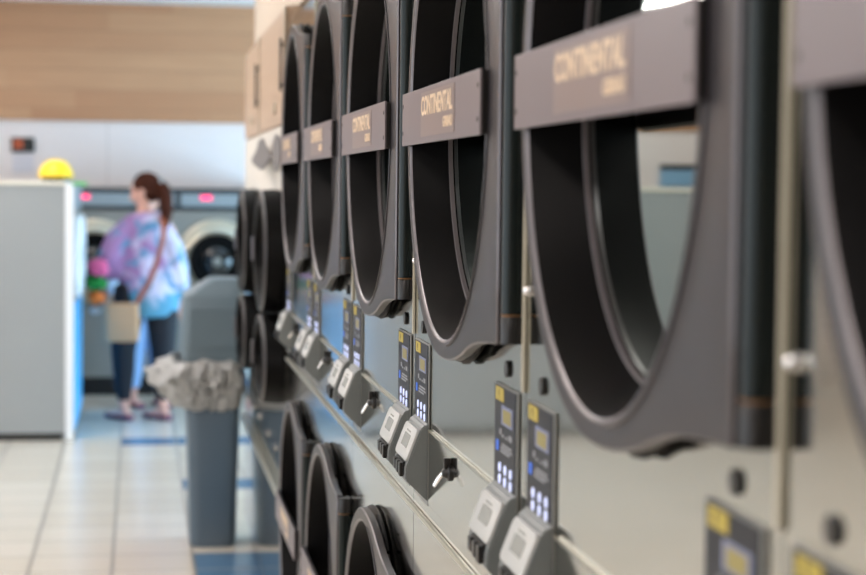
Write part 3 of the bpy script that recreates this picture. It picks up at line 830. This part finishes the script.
# ------------------------------------------------------------------ people
def hand(bm, wrist, dirv, palm_n, s=1.0, curl=0.5):
    """palm, four unequal bent fingers and a thumb from its side"""
    d = Vector(dirv).normalized(); n = Vector(palm_n); n = (n - d * n.dot(d)).normalized(); sd = d.cross(n)
    w = Vector(wrist)
    tube(bm, [w - d * .01 * s, w + d * .03 * s, w + d * .075 * s, w + d * .088 * s], [(.022 * s, .017 * s), (.034 * s, .015 * s), (.038 * s, .014 * s), (.030 * s, .012 * s)], 12)
    for q, (off, L) in enumerate(((-.028, .066), (-.0095, .076), (.0095, .070), (.027, .056))):
        p = w + d * .078 * s + sd * off * s; a = d.copy(); pts = [p]; 
        for seg, fr in enumerate((.45, .3, .25)):
            a = (Matrix.Rotation(-curl * (.6 + .3 * seg), 3, sd) @ a).normalized()
            p = p + a * L * fr * s; pts.append(p)
        tube(bm, pts, [.0095 * s, .009 * s, .0085 * s, .007 * s], 8)
    p = w + d * .025 * s - sd * .028 * s
    a = (d * .6 - sd * .7 + n * .35).normalized()
    p1 = p + a * .035 * s; p2 = p1 + (d * .9 - sd * .2 + n * .3).normalized() * .03 * s
    tube(bm, [p, p1, p2], [.012 * s, .0105 * s, .0085 * s], 8)

def foot(bm, ankle, fdir, s=1.0):
    a = Vector(ankle); f = Vector((fdir[0], fdir[1], 0)).normalized()
    z = lambda v, h: Vector((v.x, v.y, h))
    tube(bm, [z(a - f * .06 * s, .035), z(a - f * .03 * s, .04), z(a + f * .05 * s, .034), z(a + f * .12 * s, .026), z(a + f * .175 * s, .019)], [(.022, .025), (.034, .034), (.038, .03), (.044, .022), (.026, .013)], 12)

def shoe(bm, ankle, fdir, s=1.0):
    a = Vector(ankle); f = Vector((fdir[0], fdir[1], 0)).normalized()
    z = lambda v, h: Vector((v.x, v.y, h))
    tube(bm, [z(a - f * .078 * s, .020), z(a - f * .05 * s, .021), z(a + f * .05 * s, .019), z(a + f * .13 * s, .019), z(a + f * .196 * s, .017)], [(.022, .018), (.042, .02), (.045, .018), (.050, .018), (.028, .015)], 14)

def head(bm, c, fwd, s=1.0):
    """skull, jaw, nose, ears, brow; c is the head centre, fwd faces forward"""
    f = Vector(fwd).normalized(); up = Vector((0, 0, 1)); r = f.cross(up).normalized(); up = r.cross(f)
    R = Matrix((r, f, up)).transposed()
    def P(x, y, z): return Vector(c) + R @ (Vector((x, y, z)) * s)
    ball(bm, P(0, -.012, .022), (.074 * s, .094 * s, .088 * s), 20, R)
    ball(bm, P(0, .022, -.03), (.060 * s, .066 * s, .076 * s), 18, R)
    ball(bm, P(0, .048, -.085), (.030 * s, .028 * s, .022 * s), 12, R)
    tube(bm, [P(0, .084, .012), P(0, .100, -.012), P(0, .108, -.026), P(0, .092, -.034)], [.008 * s, .011 * s, .015 * s, .009 * s], 8)
    ball(bm, P(0, .084, -.055), (.024 * s, .012 * s, .006 * s), 10, R); ball(bm, P(0, .084, -.064), (.021 * s, .011 * s, .006 * s), 10, R)
    for sx in (1, -1):
        ball(bm, P(sx * .028, .078, .022), (.022 * s, .010 * s, .008 * s), 8, R)
        ball(bm, P(sx * .077, -.008, -.005), (.008 * s, .017 * s, .030 * s), 10, R)
    return P, R

def person_legs(bm, hipc, pts, grow=0.0):
    for L in pts:
        tube(bm, [p for p, r in L], [r + grow for p, r in L], 14)

# --- the woman with her back turned
WY = 11.87
wm = thing('person', 'woman seen from behind in a loose purple and blue tie-dye top, brown ponytail', 'person', (.05, WY, 0))
fw = Vector((-.55, .83, 0)).normalized()
def leg(hx, kx, ax, y0, y1, y2): 
    return [((hx, y0, .86), .096), ((hx + (kx - hx) * .45, y0 + (y1 - y0) * .45, .66), .094), ((kx, y1, .45), .070), ((kx * .55 + ax * .45, y1 * .5 + y2 * .5, .33), .063), ((ax, y2, .13), .036), ((ax, y2, .075), .033)]
LL = leg(-.100, -.145, -.140, .0, -.02, .03); LR = leg(.095, .105, .105, -.01, -.01, .02)
bm = bmesh.new()
person_legs(bm, None, (LL, LR))
foot(bm, (-.140, .03, 0), fw); foot(bm, (.105, .02, 0), fw)
tube(bm, [(0, 0, .80), (0, 0, .90), (0, .0, 1.02), (0, 0, 1.15), (-.005, 0, 1.27), (-.01, 0, 1.325)], [(.13, .10), (.165, .11), (.125, .09), (.145, .10), (.165, .095), (.08, .06)], 18)
tube(bm, [(-.01, 0, 1.28), (-.012, .002, 1.36), (-.02, .005, 1.43)], [.055, .047, .047], 14)
hc = (-.015, .0, 1.468)
P, R = head(bm, hc, Vector((-.93, .30, -.28)), .93)
# left arm bent round the bundle, right arm hanging
AL = [((-.150, -.01, 1.245), .043), ((-.215, -.03, 1.13), .040), ((-.275, -.06, 1.00), .035), ((-.300, -.02, .93), .032), ((-.300, .06, .865), .026), ((-.295, .08, .845), .023)]
AR = [((.135, .0, 1.235), .042), ((.180, -.01, 1.12), .040), ((.205, -.02, .99), .035), ((.215, .02, .86), .030), ((.215, .05, .77), .023)]
for A in (AL, AR): tube(bm, [p for p, r in A], [r for p, r in A], 12)
hand(bm, (-.295, .08, .845), (.35, .3, -.75), (.7, -.2, .3), 1.0, .5)
hand(bm, (.215, .05, .77), (-.05, .1, -1), (-1, 0, 0), 1.0, .35)
remeshed('body', bm, .0075, 'skin', wm, 5)
bm = bmesh.new()
person_legs(bm, None, ([q for q in LL if q[0][2] > .11] , [q for q in LR if q[0][2] > .11]), .009)
tube(bm, [(0, 0, .80), (0, 0, .90), (0, 0, .99)], [(.150, .115), (.18, .125), (.15, .11)], 18)
remeshed('leggings', bm, .011, 'leggings', wm, 4)
# tie-dye top: wide body, batwing sleeves, straight hem
bm = bmesh.new()
def ring_tube(path): tube(bm, [p for p, r in path], [r for p, r in path], 22)
ring_tube([((.035, 0, .665), (.165, .135)), ((.03, 0, .74), (.185, .14)), ((.02, 0, .86), (.190, .14)), ((.0, 0, 1.0), (.185, .135)), ((-.005, 0, 1.14), (.180, .13)), ((-.005, 0, 1.245), (.165, .115)), ((-.01, 0, 1.318), (.12, .085)), ((-.012, 0, 1.335), (.07, .06))])
ring_tube([((-.10, 0, 1.235), (.080, .09)), ((-.175, -.02, 1.15), (.088, .10)), ((-.235, -.045, 1.03), (.078, .10)), ((-.275, -.05, .965), (.055, .07)), ((-.297, -.01, .92), (.048, .05))])
ring_tube([((-.14, 0, 1.02), (.10, .10)), ((-.22, -.03, .99), (.09, .10)), ((-.28, -.05, .97), (.06, .07))])
ring_tube([((.09, 0, 1.225), (.075, .085)), ((.155, -.01, 1.12), (.072, .10)), ((.190, -.01, 1.0), (.066, .09)), ((.215, .0, .88), (.056, .08)), ((.220, .02, .80), (.048, .07))])
ring_tube([((.10, 0, 1.0), (.09, .11)), ((.16, 0, .9), (.08, .10)), ((.18, 0, .80), (.05, .07))])
for v in bm.verts:
    k = noise.noise(v.co * 9) * .012; v.co += Vector((v.co.x, v.co.y, 0)).normalized() * k
remeshed('tie_dye_top', bm, .012, 'tiedye', wm, 3)
# hair: cap and long ponytail falling on the back
bm = bmesh.new()
s = .93
ball(bm, P(0, -.028, .034), (.085 * s, .100 * s, .094 * s), 20, R)
ball(bm, P(0, -.050, -.025), (.074 * s, .062 * s, .070 * s), 16, R)
ball(bm, P(.0, -.075, .03), (.050 * s, .045 * s, .055 * s), 14, R)
ball(bm, P(0, -.105, .035), (.030 * s, .028 * s, .030 * s), 12, R)
base = P(0, -.115, .03)
tube(bm, [base, base + Vector((.030, -.03, -.03)), base + Vector((.046, -.055, -.10)), base + Vector((.050, -.06, -.18)), base + Vector((.040, -.06, -.26)), base + Vector((.034, -.055, -.31))],
     [.030, (.040, .036), (.044, .038), (.042, .035), (.032, .026), .010], 14)
remeshed('hair', bm, .0085, 'hair', wm, 3)
bm = bmesh.new()
rg = [base + Vector((.014, -.012, -.006)) + Vector((0, cos(a) * .031, sin(a) * .031)) for a in [2 * pi * k / 16 for k in range(17)]]
tube(bm, rg, .007, 6); obj('hair_tie', bm, 'cover', wm, smooth=True)
bm = bmesh.new(); shoe(bm, (-.140, .03, 0), fw); shoe(bm, (.105, .02, 0), fw)
obj('shoes', bm, 'shoe', wm, smooth=True)
# shoulder bag (hangs from her): a thing of its own
bg = thing('shoulder_bag', 'tan canvas shoulder bag on a brown strap at the woman\'s left hip', 'bag', (-.100, WY - .22, .525))
bm = bmesh.new()
for (z, hx, hy) in (): pass
rrect(bm, [(0, .098, .035, 0), (.012, .106, .042, 0), (.12, .106, .045, 0), (.225, .098, .032, 0), (.235, .094, .020, 0)], .03)
obj('pouch', bm, 'tan', bg, smooth=True)
bm = bmesh.new(); rrect(bm, [(.125, .109, .048, 0), (.225, .101, .036, 0), (.243, .090, .012, 0)], .03); obj('flap', bm, 'tan', bg, smooth=True)
bm = bmesh.new()
ws = [(.085, .03, .23), (.125, .03, .30), (.18, .02, .40), (.22, .015, .52), (.250, .03, .64), (.258, .06, .73), (.245, .12, .785)]
prev = None
for k in range(len(ws)):
    pass
tube(bm, ws, [(.0165, .004)] * len(ws), 8); obj('strap', bm, 'strap', bg, smooth=True)

# bundle of clothes in her left arm
def cloth(name, c, r, m, label):
    bm = bmesh.new(); bmesh.ops.create_icosphere(bm, subdivisions=4, radius=1)
    for v in bm.verts:
        n = noise.noise(v.co * 2.3 + Vector(c) * 5) * .42 + noise.noise(v.co * 5) * .22
        v.co = Vector((v.co.x * r[0], v.co.y * r[1], v.co.z * r[2])) * (1 + n)
    o = obj(name, bm, m, smooth=True); o.location = c
    tag(o, label, 'clothing', 'clothes bundled in the woman\'s arm')
cloth('bundled_shirt', (-.245, WY - .21, .985), (.058, .06, .052), 'pink', 'pink garment at the top of the bundle in the woman\'s left arm')
cloth('bundled_shirt', (-.262, WY - .18, .888), (.066, .07, .040), 'gcloth', 'deep green garment in the middle of the bundle in the woman\'s arm')
cloth('bundled_shirt', (-.262, WY - .15, .795), (.050, .06, .044), 'ocloth', 'orange garment at the bottom of the bundle in the woman\'s arm')
cloth('bundled_shirt', (-.268, WY - .15, .715), (.034, .045, .020), 'white', 'small white cloth hanging under the orange garment')

# --- second person, mostly hidden behind her
p2 = thing('person', 'person in a pale blue top and light blue trousers standing hidden behind the woman', 'person', (.06, 12.62, 0))
bm = bmesh.new()
LL = leg(-.08, -.09, -.10, .0, -.02, .03); LR = leg(.08, .09, .085, 0, -.02, .03)
person_legs(bm, None, (LL, LR)); f2 = Vector((.3, -.95, 0))
foot(bm, (-.10, .03, 0), f2); foot(bm, (.085, .03, 0), f2)
tube(bm, [(0, 0, .80), (0, 0, .90), (0, 0, 1.0), (0, 0, 1.12), (0, 0, 1.22), (0, 0, 1.27)], [(.13, .10), (.155, .11), (.125, .09), (.14, .10), (.155, .095), (.07, .06)], 18)
tube(bm, [(0, 0, 1.24), (0, -.005, 1.31), (0, -.01, 1.36)], [.05, .045, .045], 12)
P2, R2 = head(bm, (0, -.01, 1.385), Vector((-.1, -.95, -.25)), .86)
for sx in (1, -1):
    A = [((sx * .140, 0, 1.19), .040), ((sx * .20, -.01, 1.08), .038), ((sx * .225, -.02, .95), .033), ((sx * .225, -.05, .82), .028), ((sx * .215, -.07, .74), .022)]
    tube(bm, [p for p, r in A], [r for p, r in A], 12); hand(bm, A[-1][0], (0, -.1, -1), (-sx, 0, 0), .95, .35)
remeshed('body', bm, .009, 'skin', p2, 4)
bm = bmesh.new(); person_legs(bm, None, ([q for q in LL if q[0][2] > .11], [q for q in LR if q[0][2] > .11]), .016)
tube(bm, [(0, 0, .80), (0, 0, .90), (0, 0, .98)], [(.15, .12), (.175, .125), (.145, .11)], 18)
remeshed('trousers', bm, .011, 'jeans', p2, 3)
bm = bmesh.new()
tube(bm, [(0.02, 0, .62), (0.02, 0, .74), (0, 0, .9), (0, 0, 1.1), (0, 0, 1.2), (0, 0, 1.265)], [(.19, .15), (.185, .14), (.175, .13), (.17, .125), (.17, .11), (.07, .065)], 20)
for sx in (1, -1): tube(bm, [(sx * .11, 0, 1.195), (sx * .19, 0, 1.08), (sx * .225, -.02, .95), (sx * .226, -.05, .82), (sx * .222, -.06, .77)], [(.06, .07), (.055, .07), (.05, .06), (.045, .055), (.042, .05)], 14)
remeshed('top', bm, .012, 'paletop', p2, 3)
bm = bmesh.new(); ball(bm, P2(0, -.02, .034), (.080 * .86, .098 * .86, .09 * .86), 18, R2); ball(bm, P2(0, -.06, -.03), (.07 * .86, .05 * .86, .08 * .86), 14, R2)
remeshed('hair', bm, .0085, 'hair', p2, 3)
bm = bmesh.new(); shoe(bm, (-.10, .03, 0), f2); shoe(bm, (.085, .03, 0), f2); obj('shoes', bm, 'shoe', p2, smooth=True)

# ------------------------------------------------------------------ camera
f, yaw, pitch, roll = 1838.2, .1591, .0535, .0107
F = Vector((sin(yaw) * cos(pitch), cos(yaw) * cos(pitch), -sin(pitch)))
Rv = Vector((cos(yaw), -sin(yaw), 0)); U = Rv.cross(F)
c, s = cos(roll), sin(roll)
Rv, U = Rv * c + U * s, U * c - Rv * s
cd = bpy.data.cameras.new('camera'); cam = bpy.data.objects.new('camera', cd); COL.objects.link(cam)
mw = Matrix((Rv, U, -F)).transposed().to_4x4(); mw.translation = (0, 0, 1.5)
cam.matrix_world = mw
cd.sensor_width = 36; cd.sensor_fit = 'HORIZONTAL'; cd.lens = f * 36 / 866
cd.clip_start = .05
cd.dof.use_dof = True; cd.dof.focus_distance = 2.95; cd.dof.aperture_fstop = 4.4
SC.camera = cam

w = bpy.data.worlds.new('world'); SC.world = w; w.use_nodes = True
w.node_tree.nodes['Background'].inputs[0].default_value = (.6, .8, 1, 1)
w.node_tree.nodes['Background'].inputs[1].default_value = 0.8
vs = SC.view_settings
vs.view_transform = 'Standard'; vs.look = 'None'; vs.gamma = 1; vs.exposure = 0.35; vs.use_curve_mapping = False
